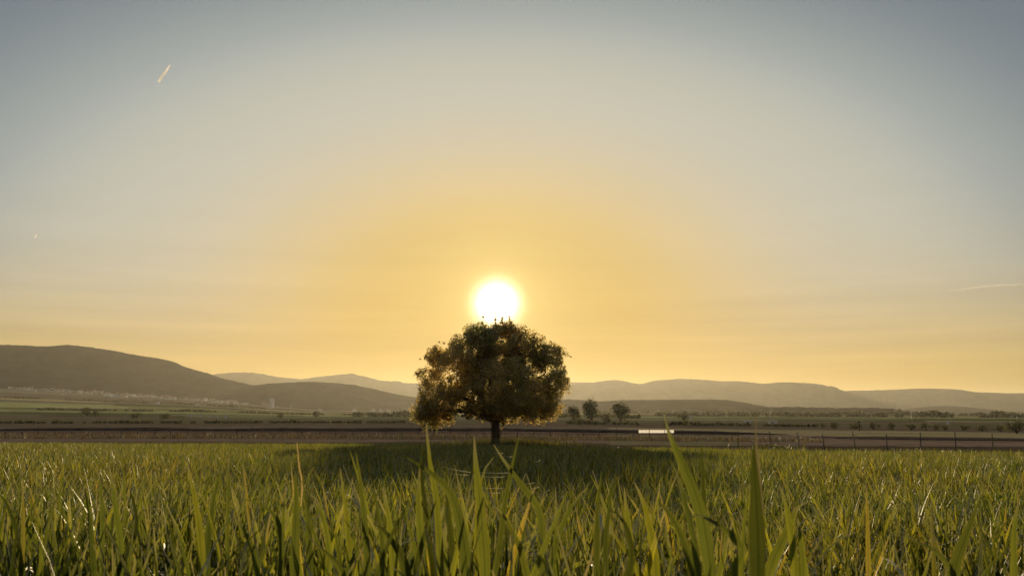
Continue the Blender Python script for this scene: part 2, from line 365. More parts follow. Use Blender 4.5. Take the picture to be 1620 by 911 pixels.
hill('pale far ridge left of and behind the oak', 9500, 1700, 2600,
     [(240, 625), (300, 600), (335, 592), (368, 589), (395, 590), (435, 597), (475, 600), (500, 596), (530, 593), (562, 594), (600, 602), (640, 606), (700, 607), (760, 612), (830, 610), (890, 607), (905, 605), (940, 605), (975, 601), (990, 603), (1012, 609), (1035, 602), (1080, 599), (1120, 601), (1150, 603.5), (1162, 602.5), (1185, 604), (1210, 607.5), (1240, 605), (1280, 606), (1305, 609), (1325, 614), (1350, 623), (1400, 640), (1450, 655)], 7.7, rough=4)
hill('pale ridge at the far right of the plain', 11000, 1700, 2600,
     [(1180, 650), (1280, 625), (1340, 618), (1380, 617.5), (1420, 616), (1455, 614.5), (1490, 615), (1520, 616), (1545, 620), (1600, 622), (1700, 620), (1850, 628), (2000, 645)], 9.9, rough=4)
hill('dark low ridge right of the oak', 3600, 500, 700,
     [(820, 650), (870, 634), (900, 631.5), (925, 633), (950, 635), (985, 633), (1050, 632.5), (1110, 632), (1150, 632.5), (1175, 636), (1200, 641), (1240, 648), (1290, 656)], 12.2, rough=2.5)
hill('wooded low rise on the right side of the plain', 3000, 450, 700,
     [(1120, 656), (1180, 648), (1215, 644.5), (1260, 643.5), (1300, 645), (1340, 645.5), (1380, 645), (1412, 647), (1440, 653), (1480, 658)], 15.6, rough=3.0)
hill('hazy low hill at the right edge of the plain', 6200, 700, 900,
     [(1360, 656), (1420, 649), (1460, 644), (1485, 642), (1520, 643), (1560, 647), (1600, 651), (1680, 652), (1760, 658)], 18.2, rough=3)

# ------------------------------------------------------------------ trees
def leaf_cloud(clumps, size, seed, flat=.0, quad=True):
    """clumps: (centre, radius, count); many small leaf quads"""
    r = np.random.default_rng(seed); P = []
    for c, rad, k in clumps:
        d = r.normal(size=(k, 3)); d /= np.linalg.norm(d, axis=1)[:, None]
        P.append(np.asarray(c) + d * (rad * r.random(k) ** .45)[:, None])
    P = np.concatenate(P); n = len(P)
    a = r.normal(size=(n, 3)); a /= np.linalg.norm(a, axis=1)[:, None]
    b = np.cross(a, r.normal(size=(n, 3))); b /= np.linalg.norm(b, axis=1)[:, None]
    s = size * (.6 + .8 * r.random(n))[:, None]
    V = np.stack([P - a * s, P + b * s * .5, P + a * s, P - b * s * .5], 1).reshape(-1, 3)
    return V, np.arange(4 * n).reshape(n, 4)
oak_base = gpt(784, 62) ; oak = empty('oak_tree', oak_base)
tag(oak, 'broad lone oak at the far edge of the wheat, right under the sun', 'tree')
def ol(X, Y, dd=0): return at(X, Y, 62 + dd) - oak_base
px = 62 / FPX                                                # metres per photo pixel at the tree
lobes = [(788, 560, 50, 49, 0), (752, 560, 40, 40, 1.2), (735, 590, 42, 42, -1), (826, 562, 36, 40, .8), (862, 568, 26, 29, .3), (873, 602, 27, 38, -.5), (848, 630, 36, 32, 1.5),
         (800, 612, 62, 44, -2.2), (690, 578, 20, 24, .4), (684, 612, 25, 34, 1.0), (672, 643, 20, 27, .2), (704, 640, 25, 28, -1), (740, 625, 40, 34, 1.8), (790, 640, 42, 24, 2.0),
         (830, 646, 50, 20, -1.5), (692, 560, 13, 11, .6), (888, 606, 13, 14, 0), (880, 556, 12, 14, .5), (790, 590, 70, 50, 2.6), (754, 528, 20, 15, .4), (735, 545, 24, 20, .2), (718, 560, 16, 18, -.4), (795, 524, 26, 13, .3), (815, 652, 50, 17, 1), (760, 650, 34, 15, -1), (862, 650, 26, 17, 0), (686, 655, 30, 20, .5), (668, 650, 16, 22, -.6), (772, 527, 26, 12, -.6), (812, 528, 22, 13, .6), (846, 540, 15, 11, .2)]
cl = []; tips = []
for li, (X, Y, rx, ry, dd) in enumerate(lobes):
    c = np.array(ol(X, Y, dd)); R3 = np.array([rx * px, (rx + ry) / 2 * px * 1.05, ry * px]); vol = R3.prod() ** (1 / 3)
    k = int(9 * vol ** 2 * 1.9) + 3
    for _ in range(k):
        d = rng.normal(size=3); d /= np.linalg.norm(d); rad = .25 + .72 * rng.random() ** .6
        q = c + d * R3 * rad; q[2] = max(q[2], 1.32 + .5 * rng.random()) if abs(q[0] + .2) < 2.6 else max(q[2], 1.0 + .4 * rng.random())
        sz = .28 + .34 * rng.random(); cl.append((q, sz, int(135 * sz ** 1.3 * 2.35)))
        if rng.random() < .22:
            w_ = rng.normal(size=3) * .3
            for u in (.3, .5, .72): cl.append((q + (d + w_) * u * (.7 + .4 * rng.random()), .17 - .10 * u, int(26 - 18 * u)))
        tips.append(q)
print('oak leaves', sum(c_[2] for c_ in cl)); V, F = leaf_cloud(cl, .075, 5)
cr = obj('crown', mesh('crown', V, F, M_oak, smooth=False), oak); cr['kind'] = 'stuff'
tr = MB().tube([(0, 0, -.35), (.02, 0, 0), (.03, .02, .5), (-.03, 0, 1.2), (.02, .05, 1.9), (.10, 0, 2.6)], [.62, .44, .34, .31, .30, .28], 12)
tr.build('trunk', M_bark, oak, True)
forks = [((.0, 0, 1.5), (-1.4, .2, 2.9), (-2.9, .4, 3.7), (-4.0, .3, 3.9)), ((.05, 0, 2.0), (1.2, -.3, 3.3), (2.6, -.2, 4.6), (3.8, 0, 5.3)),
         ((.1, 0, 2.5), (-.3, .3, 4.2), (-.6, .4, 6.0), (-.5, .2, 7.6)), ((.1, 0, 2.5), (.8, .2, 4.3), (1.3, 0, 6.0), (1.9, 0, 7.3)), ((0, 0, 1.8), (-1.0, -.5, 3.4), (-2.0, -.6, 5.1), (-2.6, -.4, 6.4)),
         ((.0, 0, 1.6), (1.2, .8, 2.5), (2.9, 1.0, 3.1), (4.2, .6, 3.6)), ((0, 0, 1.7), (-1.9, -.5, 2.4), (-3.6, -.4, 2.5), (-4.9, .2, 2.6))]
limb_pts = []
for f in forks:
    l = MB().tube(f, [.22, .16, .10, .05], 7); 
    for _ in range(9):
        s = rng.integers(1, 4); b = Vector(f[s]); limb_pts.append(b)
        q = min(tips, key=lambda u: abs((Vector(u) - b).length - (1.0 + rng.random() * 1.3)) + rng.random() * .3); q = Vector(q)
        mid = (b + q) / 2 + Vector((0, 0, .12)); l.tube([b, mid, q], [.06, .035, .015], 5)
    l.build('limb', M_bark, oak, True)

def bush_proto(name, label, cat, seed, w, h_, trunk, n=16, leaf=.16, dens=70, mat=None):
    r = np.random.default_rng(seed); e = empty(name, (0, 0, -500)); tag(e, label, cat)
    cl = []
    for _ in range(n):
        d = r.normal(size=3); d /= np.linalg.norm(d); d *= (.45 + .5 * r.random())
        cz = trunk + (h_ - trunk) * .5
        cl.append(((d[0] * w * .42, d[1] * w * .42, max(cz + d[2] * (h_ - trunk) * .48, trunk * .8 + .2)), (.16 + .12 * r.random()) * (w + h_) * .5, dens))
    V, F = leaf_cloud(cl, leaf, seed); c = obj('crown', mesh('crown', V, F, mat or M_bushm, smooth=False), e); c['kind'] = 'stuff'
    t = MB().tube([(0, 0, -.3), (.03 * w, 0, trunk * .6), (0, .02 * w, h_ * .6)], [w * .05, w * .035, w * .015], 6)
    for _ in range(3): a_ = r.random() * 6.28; t.tube([(0, 0, trunk * .6), (math.cos(a_) * w * .25, math.sin(a_) * w * .25, h_ * .6)], [w * .025, w * .01], 5)
    t.build('trunk', M_bark, e, True); return e
protos = {}
def plant_at(kind, X, D, wpx, hpx, label, name, cat='tree', group=None, rz=None, row=None):
    """wpx, hpx: size seen in the photo"""
    w = wpx * D / FPX; h_ = hpx * D / FPX
    pr = bush_proto(name, label, cat, int(X * 7 + D), w, h_, h_ * (.22 if kind == 'tree' else .03), n=kind == 'tree' and 26 or 18, leaf=max(.05, .020 * (w + h_)), dens=64)
    p = gpt(X, D); pr.location = p; pr.rotation_euler = (0, 0, rz or 0)
    if group: pr['group'] = group
    return pr
# trees between the fields, right of the oak
plant_at('tree', 936, 380, 32, 34, 'taller leafy tree at the left of the pair right of the oak', 'field_tree', group='trees between the fields right of the oak')
plant_at('tree', 981, 390, 30, 30, 'round leafy tree standing alone right of the taller field tree', 'field_tree', group='trees between the fields right of the oak')
plant_at('tree', 908, 400, 26, 24, 'low spreading tree half behind the right side of the oak', 'field_tree', group='trees between the fields right of the oak')
plant_at('bush', 960, 420, 24, 9, 'flat bush between the two field trees right of the oak', 'field_bush', 'bush')
plant_at('bush', 1082, 600, 26, 11, 'dull bush on the plain behind the tallest wheat blade', 'field_bush', 'bush')
plant_at('bush', 137, 640, 17, 13, 'taller dark bush at the left end of the clump on the pale field', 'field_bush', 'bush')
plant_at('bush', 151, 650, 16, 9, 'lower dark bush at the right end of the clump on the pale field', 'field_bush', 'bush')
plant_at('bush', 500, 700, 14, 11, 'small round bush below the low hill, right of the lamp post', 'field_bush', 'bush')
plant_at('bush', 444, 620, 12, 8, 'small dark bush just left of the lamp post', 'field_bush', 'bush')
plant_at('bush', 216, 560, 20, 8, 'wide dark bush at the foot of the thin mast', 'field_bush', 'bush')
plant_at('bush', 262, 540, 28, 7, 'flat wide bush halfway between mast and lamp post', 'field_bush', 'bush')
plant_at('bush', 1605, 225, 38, 20, 'large dark bush at the right edge behind the fence', 'field_bush', 'bush')
olive_label = ['squat olive bush at the left end of the bush row', 'broad dark olive bush second in the bush row', 'round olive bush just right of the crossbar pole', 'small olive bush touching its right neighbour in the middle of the row',
               'wide olive bush beside the right lamp post', 'low olive bush right of the right lamp post', 'dark olive bush with pale gap on its left', 'pale-lit olive bush near the right end of the row', 'oblong olive bush fourth from the right end of the row', 'thin olive bush third from the right end',
               'second olive bush from the right end, touching the large bush', 'tiny olive bush near the left low hedge']
for lab, (X, w, hh, D) in zip(olive_label, [(1320, 22, 10, 300), (1352, 26, 10, 290), (1381, 19, 11, 280), (1409, 16, 11, 275), (1440, 22, 11, 280), (1463, 18, 11, 275), (1480, 14, 9, 280), (1493, 17, 9, 285), (1523, 20, 10, 280), (1552, 24, 9, 275), (1580, 22, 9, 270), (1300, 14, 7, 310)]):
    plant_at('bush', X, D, w, hh, lab, 'olive_bush', 'bush', 'olive bushes in a row beyond the fence')
# hedgerows of the plain (masses)
def hedge(label, X0, X1, D0, D1, hpx, seed, mat=None):
    r = np.random.default_rng(seed); cl = []; n = int(abs(X1 - X0) / 2.2)
    for i in range(n):
        u = i / max(n - 1, 1); D = D0 + (D1 - D0) * u + r.normal() * D0 * .01; X = X0 + (X1 - X0) * u + r.normal() * 2
        p = gpt(X, D); pv_ = mnoise.noise(Vector((X * .018, seed, 2))) + .5 * mnoise.noise(Vector((X * .07, seed, 5)))
        if pv_ < -.18: continue
        hh = hpx * D / FPX * (.32 + .3 * r.random() + .9 * max(pv_, 0))
        cl.append(((p.x, p.y, p.z + hh * .45), hh * .66, 42))
        if r.random() < .6: cl.append(((p.x + hh * .8 * (r.random() - .5), p.y, p.z + hh * .8), hh * .35, 25))
    V, F = leaf_cloud(cl, D0 * .0011 + .04, seed); o = obj('hedge', mesh('hedge', V, F, mat or M_bushm, smooth=False)); tag(o, label, 'hedge', kind='stuff')
hedge('scrubby hedge line across the plain behind the oak', 560, 1010, 900, 820, 9, 31)
hedge('low dark hedge behind the dirt track, left side', 0, 640, 330, 340, 5, 32)
hedge('dark hedge strip behind the white strip', 900, 1290, 330, 340, 7, 33)
hedge('tree belt in front of the wooded rise', 1040, 1640, 1500, 1400, 9, 34)
hedge('far tree belt below the wooded rise', 1180, 1640, 2300, 2300, 9, 35)
hedge('far tree line at the foot of the low ridge', 820, 1250, 2700, 2600, 8, 36)
hedge('scattered scrub on the left fields', 60, 620, 1150, 1250, 3.5, 37)
hedge('far scrub line left under the village', -10, 420, 2350, 2500, 3, 38)

# ------------------------------------------------------------------ village and other buildings
def house_mesh(w, d, hh, rf):
    b = MB(); b.box((0, 0, hh / 2), (w, d, hh)); b.add([(-w / 2, -d / 2 + .01, hh), (-w / 2, d / 2 - .01, hh), (-w / 2, 0, hh + rf * .93)], [(0, 1, 2)]); b.add([(w / 2, -d / 2 + .01, hh), (w / 2, d / 2 - .01, hh), (w / 2, 0, hh + rf * .93)], [(0, 1, 2)])
    r = MB(); e = .35
    for s in (-1, 1):
        V = [(-w / 2 - e, s * (d / 2 + e), hh - .15), (w / 2 + e, s * (d / 2 + e), hh - .15), (w / 2 + e, 0, hh + rf), (-w / 2 - e, 0, hh + rf)]
        V += [(x, y, z + .22) for x, y, z in V]
        r.add(V, [(0, 1, 2, 3), (7, 6, 5, 4), (0, 1, 5, 4), (1, 2, 6, 5), (2, 3, 7, 6), (3, 0, 4, 7)])
    wn = MB()
    for k in range(int(w // 3)):
        for s in (-1, 1): wn.box((-w / 2 + 1.8 + k * 3, s * (d / 2 + .02), hh * .55), (1.0, .08, 1.3))
    return b, r, wn
M_win = simple('dark_window', [(.3, (.03, .035, .04)), (.7, (.05, .055, .06))], 1, .15)
def house_proto(w, d, hh, rf, wall):
    e = empty('village_house', (0, 0, -600)); b, r, wn = house_mesh(w, d, hh, rf)
    b.build('wall', wall, e); r.build('roof', M_roof, e); x = wn.build('window', M_win, e); x['kind'] = 'stuff'; return e
hp = [house_proto(11, 9, 5.5, 2.2, M_wallw), house_proto(15, 10, 6.5, 2.5, M_wallw), house_proto(9, 8, 4.5, 2, M_wallw), house_proto(18, 10, 7.5, 1.2, M_walls)]
used = set(); hr = random.Random(5)
spots = []
for i in range(120):
    X = hr.triangular(-10, 440, 90); D = 3000 + 420 * hr.random() + (250 if X < 160 else 0)
    spots.append((X, D, hr.choice((0, 0, 1, 2, 2, 3)), hr.uniform(.9, 1.5)))
for X in (505, 560, 603, 590, 615): spots.append((X, 3000 + 60 * hr.random(), 0, 1.2))
for (X, D, k, sc) in spots:
    p = gpt(X, D); rz = hr.uniform(-.5, .5) + (1.57 if hr.random() < .3 else 0)
    lab = 'small pale house among the others of the village below the long hill'
    if k in used: o = copy_tree(hp[k], p, rz, sc, lab, cat='house', group='village houses at the foot of the long hill')
    else: o = hp[k]; used.add(k); o.location = p; o.rotation_euler = (0, 0, rz); o.scale = (sc,) * 3; tag(o, lab, 'house', 'village houses at the foot of the long hill')
    o.name = 'village_house'
def block(X, D, wpx, hpx, label, name='farm_building', flat=False, wall=M_wallw):
    w = wpx * D / FPX; hh = hpx * D / FPX; e = empty(name, gpt(X, D)); b, r, wn = house_mesh(w, w * .5 if w < 40 else 16, hh * .75, hh * .25)
    b.build('wall', wall, e); r.build('roof', M_roof if not flat else M_metal, e); x = wn.build('window', M_win, e); x['kind'] = 'stuff'; tag(e, label, 'building'); return e
block(420, 2700, 14, 11, 'pale block building at the left foot of the low hill', wall=M_walls)
block(429, 2750, 8, 15, 'narrow tall pale building beside the block at the low hill', 'grain_silo_building', True)
block(249, 2200, 5, 6, 'bright white farmhouse below the village')
block(311, 2300, 6, 4, 'white farmhouse right of the bright one, below the village')
for k, (X, l) in enumerate([(302, 'first'), (318, 'second'), (331, 'third'), (343, 'fourth'), (357, 'last')]):
    block(X, 620, 3.6, 3.2, f'{l} from the left of five small white sheds lined up on the field', 'field_shed', True)
block(1182, 480, 10, 3, 'low white shed just left of the second lamp post', 'field_shed', True)
block(1222, 470, 12, 3.4, 'low white shed just right of the second lamp post', 'field_shed', True)
block(1498, 480, 3, 4, 'tiny white hut behind the row of bushes', 'field_shed', True)
block(1092, 620, 3, 7, 'tiny pale hut seen just right of the tallest wheat blade', 'field_shed', True)

# ------------------------------------------------------------------ posts, lamps, poles, track bank, fence
def lamp(X, D, toprow, label):
    b = gpt(X, D); H = at(X, toprow, D).z - b.z; e = empty('street_lamp', b); tag(e, label, 'lamp post', 'lamp posts on the plain')
    MB().tube([(0, 0, -.2), (0, 0, H * .5), (0, 0, H - .45)], [H * .014, H * .011, H * .008], 8).build('pole', M_metal, e, True)
    MB().lathe((0, 0, H - .5), [(.06, 0), (.28, .08), (.34, .3), (.28, .52), (.08, .62)], 12).build('lamp_shade', M_glass, e, True)
    MB().lathe((0, 0, -.1), [(H * .03, 0), (H * .03, .25), (H * .016, .4)], 10).build('base', M_metal, e)
lamp(460, 330, 638, 'lamp post on the plain left of the oak, below the low hill')
lamp(1218.5, 330, 648, 'lamp post on the plain right of the pale upright wheat tip')
lamp(1442, 360, 652.5, 'lamp post rising behind the row of olive bushes')
lamp(1608, 420, 659, 'small lamp post at the right edge, over the large dark bush')
lamp(935, 420, 645, 'lamp post half hidden in the field tree right of the oak')
e = empty('utility_pole', gpt(1358, 240)); Hh = at(1358, 665, 240).z - e.location.z; tag(e, 'dark wooden pole with a crossbar between fence and olive bushes', 'pole')
MB().tube([(0, 0, -.3), (0, 0, Hh)], [.17, .12], 8).build('pole', M_post, e, True); MB().box((0, 0, Hh - .5), (1.8, .12, .14)).build('crossbar', M_post, e)
for s in (-.75, 0, .75): MB().lathe((s, 0, Hh - .43), [(.04, 0), (.09, .06), (.09, .14), (.04, .2)], 8).build('insulator', M_glass, e, True)
e = empty('radio_mast', gpt(221.5, 900)); Hh = at(221, 645, 900).z - e.location.z; tag(e, 'thin lattice mast on the far left field', 'mast')
mb = MB(); 
for a_ in (0, 2.09, 4.19): mb.tube([(math.cos(a_) * .5, math.sin(a_) * .5, -.3), (math.cos(a_) * .15, math.sin(a_) * .15, Hh)], .07, 4)
for k in range(12): z = Hh * k / 12; q = .5 - .35 * k / 12; mb.tube([(q, 0, z), (-q * .5, q * .86, z + Hh / 12), (-q * .5, -q * .86, z)], .04, 4)
mb.build('mast_frame', M_metal, e)

def ribbon(name, label, pts, w, z0, mat):                       # raised strip following the ground, real edges
    V = []; F = []
    for i, (X, D) in enumerate(pts):
        p = gpt(X, D); tp = min(1, i / 9, (len(pts) - 1 - i) / 9); zz = z0 * tp * (.8 + .5 * mnoise.noise(Vector((p.x * .06, w, 3)))) + .01; z = zz
        for dy, dz in ((-w * .5 - z * 1.6, -.15), (-w * .5, z), (w * .5, z + .03), (w * .5 + z * 1.6, -.15)): V.append((p.x, p.y + dy, p.z + dz + .02 * mnoise.noise(Vector((p.x * .3, dy, 1)))))
    for i in range(len(pts) - 1):
        for k in range(3): F.append((i * 4 + k, i * 4 + 4 + k, i * 4 + 5 + k, i * 4 + 1 + k))
    return tag(obj(name, mesh(name, V, F, mat, False)), label, kind='structure')
M_bank = simple('dark_earth_bank', [(.3, (.032, .022, .016)), (.7, (.075, .05, .037))], .6, 1, .6, .1, spec=0)
M_track = simple('pale_dirt_track', [(.3, (.09, .075, .06)), (.7, (.15, .125, .10))], .25, 1, .3, .05, spec=0)
XS = list(range(-60, 1720, 12))
ribbon('earth_bank', 'low dark earth bank along the dirt track', [(X, 158 + 4 * math.sin(X * .01)) for X in XS if X < 1260], 5, .62, M_bank)
ribbon('dirt_track', 'pale dirt track on the far side of the bank', [(X, 188 + 4 * math.sin(X * .01)) for X in XS if X < 1130], 9, .25, M_track)
ribbon('ploughed_strip', 'dark ploughed strip right behind the fence', [(X, 125) for X in XS if X > 1300], 14, .2, M_bank)

# fence: posts and wires
def fence(label, posts, hgt, mat, wires, thick):
    e = empty('wire_fence', gpt(*posts[0])); tag(e, label, 'fence'); o0 = e.location.copy(); P = []
    me = mesh('fence_post', *(lambda b: (b.V, b.F))(MB().tube([(0, 0, -.25), (.01, 0, hgt * .5), (0, .01, hgt)], [thick, thick * .9, thick * .8], 6)), mat)
    for i, (X, D) in enumerate(posts):
        p = gpt(X, D) - o0; q = obj('fence_post', me, e, p); q.rotation_euler = (random.gauss(0, .05), random.gauss(0, .07), random.random() * 6); q.scale = (1, 1, random.uniform(.85, 1.12)); P.append(p)
    for z in wires: MB().tube([p + Vector((0, -thick, z * hgt)) for p in P], .006, 4).build('wire', M_metal, e)
fence('wire fence of dark leaning posts along the right edge of the wheat', [(1165, 52), (1218, 52), (1262, 52), (1301, 51), (1350, 51), (1400, 50), (1452, 50), (1508, 49), (1566, 49), (1625, 48), (1690, 48)], 1.15, M_post, (.35, .65, .92), .032)
fence('long line of thin grey fence posts in front of the earth bank', [(x, 100 + 2 * math.sin(x * .02)) for x in range(-40, 1180, 26)], 1.15, M_post, (.3, .6, .9), .05)

# white strip of unknown kind, shaped as a thin translucent sheet to glow backlit
M_film = MT('white_plastic_film'); fd = M_film.n('ShaderNodeBsdfDiffuse'); ft = M_film.n('ShaderNodeBsdfTranslucent'); fc = M_film.ramp(M_film.noise(2.5), [(.3, (.84, .84, .84)), (.7, (.93, .93, .92))])
M_film.l(fc, fd.inputs['Color']); M_film.l(fc, ft.inputs['Color']); fg = M_film.n('ShaderNodeBsdfGlossy', Roughness=.3); f1 = M_film.n('ShaderNodeMixShader', Fac=.7); M_film.l(fd.outputs[0], f1.inputs[1]); M_film.l(ft.outputs[0], f1.inputs[2])
f2 = M_film.n('ShaderNodeMixShader', Fac=.18); M_film.l(f1.outputs[0], f2.inputs[1]); M_film.l(fg.outputs[0], f2.inputs[2]); M_film.l(f2.outputs[0], M_film.out.inputs['Surface'])
TD = 150; e = empty('white_strip', gpt(1037.5, TD)); Lw = 55 * TD / FPX; zt = at(1036, 679.6, TD).z - e.location.z; zb = at(1036, 684.6, TD).z - e.location.z
tag(e, 'long low white strip, made as a backlit plastic sheet between stakes, crossed by the tallest wheat blade', 'plastic screen')
V = []; F = []; K = 6; NX = 41
for i in range(NX):
    for k in range(K + 1):
        u = i / (NX - 1); v = k / K; sag = .03 * math.sin(u * math.pi * 5) ** 2
        V.append((-Lw / 2 + Lw * u, .05 * math.sin(v * math.pi) * (1 + .6 * math.sin(u * 31)), zb + (zt - zb) * v - sag * (v if k > 0 else -.4)))
for i in range(NX - 1):
    for k in range(K): F.append((i * (K + 1) + k, (i + 1) * (K + 1) + k, (i + 1) * (K + 1) + k + 1, i * (K + 1) + k + 1))
obj('plastic_cover', mesh('plastic_cover', V, F, M_film.m), e)
for s_ in np.linspace(-.5, .5, 6): MB().tube([(s_ * Lw, .07, -.3), (s_ * Lw, .07, zt + .06)], .03, 6).build('stake', M_post, e)
MB().tube([(-Lw / 2, .02, zt + .01), (Lw / 2, .02, zt + .01)], .008, 4).build('wire', M_metal, e)

# ------------------------------------------------------------------ wheat
def leaf_strip(pts, wdir, width, n=8, fold=.35, tw=0.0, base_w=.55):
    """strip along pts (list of Vector); wdir: width direction; returns V, F, along, across"""
    P = [Vector(p) for p in pts]; seg = [0]
    for a_, b_ in zip(P, P[1:]): seg.append(seg[-1] + (b_ - a_).length)
    Ltot = seg[-1]; V = []; F = []; al = []; ac = []
    for i in range(n + 1):
        s = i / n; d = s * Ltot; k = 0
        while k < len(seg) - 2 and seg[k + 1] < d: k += 1
        f = (d - seg[k]) / max(seg[k + 1] - seg[k], 1e-6)
        p0 = P[max(k - 1, 0)]; p1 = P[k]; p2 = P[k + 1]; p3 = P[min(k + 2, len(P) - 1)]
        c = .5 * ((2 * p1) + (-p0 + p2) * f + (2 * p0 - 5 * p1 + 4 * p2 - p3) * f * f + (-p0 + 3 * p1 - 3 * p2 + p3) * f ** 3)
        t = (p2 - p1).normalized(); w0 = Vector(wdir); w0 = (w0 - t * w0.dot(t)).normalized(); nrm = t.cross(w0)
        if tw: w0 = (Matrix.Rotation(tw * s, 3, t) @ w0); nrm = t.cross(w0)
        ww = width * .5 * (base_w + (1 - base_w) * min(1, s / .3)) * (1 - max(0, (s - .35) / .65) ** 1.7) * (1 + .07 * math.sin(s * 17 + width * 9000) * (s > .1)) + .0004
        for q in (-1, 0, 1): V.append(c + w0 * (ww * q) + nrm * (fold * ww * abs(q) + .10 * ww * q * math.sin(s * 23 + width * 5000 + q))); al.append(s); ac.append(q)
    for i in range(n):
        for q in (0, 1): F.append((i * 3 + q, i * 3 + q + 1, i * 3 + 4 + q, i * 3 + 3 + q))
    return V, F, al, ac
def leaf_mesh(args, mat, name='leaf'):
    V, F, al, ac = leaf_strip(*args[0], **args[1]); return mesh(name, [tuple(v) for v in V], F, mat, True, {'along': np.array(al), 'across': np.array(ac)})
def grow(h0, az, L_, th0, bend, r, base=Vector((0, 0, 0)), n=9):
    p = base + Vector((0, 0, h0)); pts = [p.copy()]; th = th0; az_ = az
    for i in range(n):
        s = (i + 1) / n; th = th0 + bend * s ** 1.7; az_ += r.uniform(-.06, .06)
        p = p + Vector((math.sin(th) * math.cos(az_), math.sin(th) * math.sin(az_), math.cos(th))) * (L_ / n); pts.append(p.copy())
    return pts
def plant_parts(r, H, nleaf, dry=0, wide=.014, nseg=8):
    """returns stem (pts, radii) and list of leaf args; H = height of the highest tips"""
    lx, ly = r.gauss(0, .05), r.gauss(0, .05); sh = H * r.uniform(.5, .62)
    stem = [Vector((0, 0, -.03)), Vector((lx * .3 * sh, ly * .3 * sh, sh * .5)), Vector((lx * sh, ly * sh, sh))]
    leaves = []; az = r.random() * 6.28
    for k in range(nleaf):
        f = (k + .6) / nleaf; h0 = sh * (.12 + .86 * f); az += math.pi + r.gauss(0, .5)
        Lf = (H - h0) * r.uniform(.85, 1.12) if k >= nleaf - 2 else H * r.uniform(.4, .6)
        th0 = r.uniform(.04, .28) if k >= nleaf - 2 else r.uniform(.2, .5)
        bend = r.choice((r.uniform(0, .5), r.uniform(.1, .8), r.uniform(.6, 1.9))) if k >= nleaf - 2 else r.uniform(.5, 1.9)
        pts = grow(h0, az, Lf, th0, bend, r, Vector((lx * h0, ly * h0, 0)))
        leaves.append(((pts, Vector((-math.sin(az), math.cos(az), 0)), wide * r.uniform(.75, 1.25)), dict(n=nseg, fold=r.uniform(.15, .55), tw=r.uniform(-1.6, 1.6))))
    for k in range(r.choice((0, 1, 2)) if H > .3 else 0):     # limp lower leaves lying across their neighbours
        az = r.random() * 6.28; h0 = sh * r.uniform(.45, .95); pts = grow(h0, az, H * r.uniform(.28, .42), r.uniform(.7, 1.1), r.uniform(.5, 1.5), r, Vector((lx * h0, ly * h0, 0)))
        leaves.append(((pts, Vector((-math.sin(az), math.cos(az), 0)), wide * r.uniform(.7, 1.0)), dict(n=nseg, fold=.2, tw=r.uniform(-1, 1))))
    return stem, leaves

# instanced mass of the crop
def variant(seed, nt, H, nl, nseg, wide):
    r = random.Random(seed); V = []; F = []; al = []; ac = []
    for t_ in range(nt):
        stem, leaves = plant_parts(r, H * r.uniform(.8, 1.08), nl, wide=wide, nseg=nseg)
        off = Vector((r.gauss(0, .03), r.gauss(0, .03), 0))
        b = len(V); s = MB().tube(stem, [.0028, .0024, .0016], 4)
        V += [Vector(v) + off for v in s.V]; F += [tuple(i + b for i in f) for f in s.F]; al += [0.] * len(s.V); ac += [0.] * len(s.V)
        for (a_, k) in leaves:
            lv, lf, la, lc = leaf_strip(*a_, **k); b = len(V); V += [v + off for v in lv]; F += [tuple(i + b for i in f) for f in lf]; al += la; ac += lc
    return mesh('wheat_tuft', [tuple(v) for v in V], F, M_wheat, True, {'along': np.array(al), 'across': np.array(ac)})
def inst_set(cname, meshes):
    col = bpy.data.collections.new(cname)
    for k, me in enumerate(meshes): o = bpy.data.objects.new(me.name, me); col.objects.link(o)
    return col
near_col = inst_set('near_wheat_tufts', [variant(100 + i, 3, .5, 4, 7, .0118) for i in range(14)])
far_col = inst_set('far_wheat_tufts', [variant(200 + i, 4, .5, 3, 4, .0132) for i in range(10)])

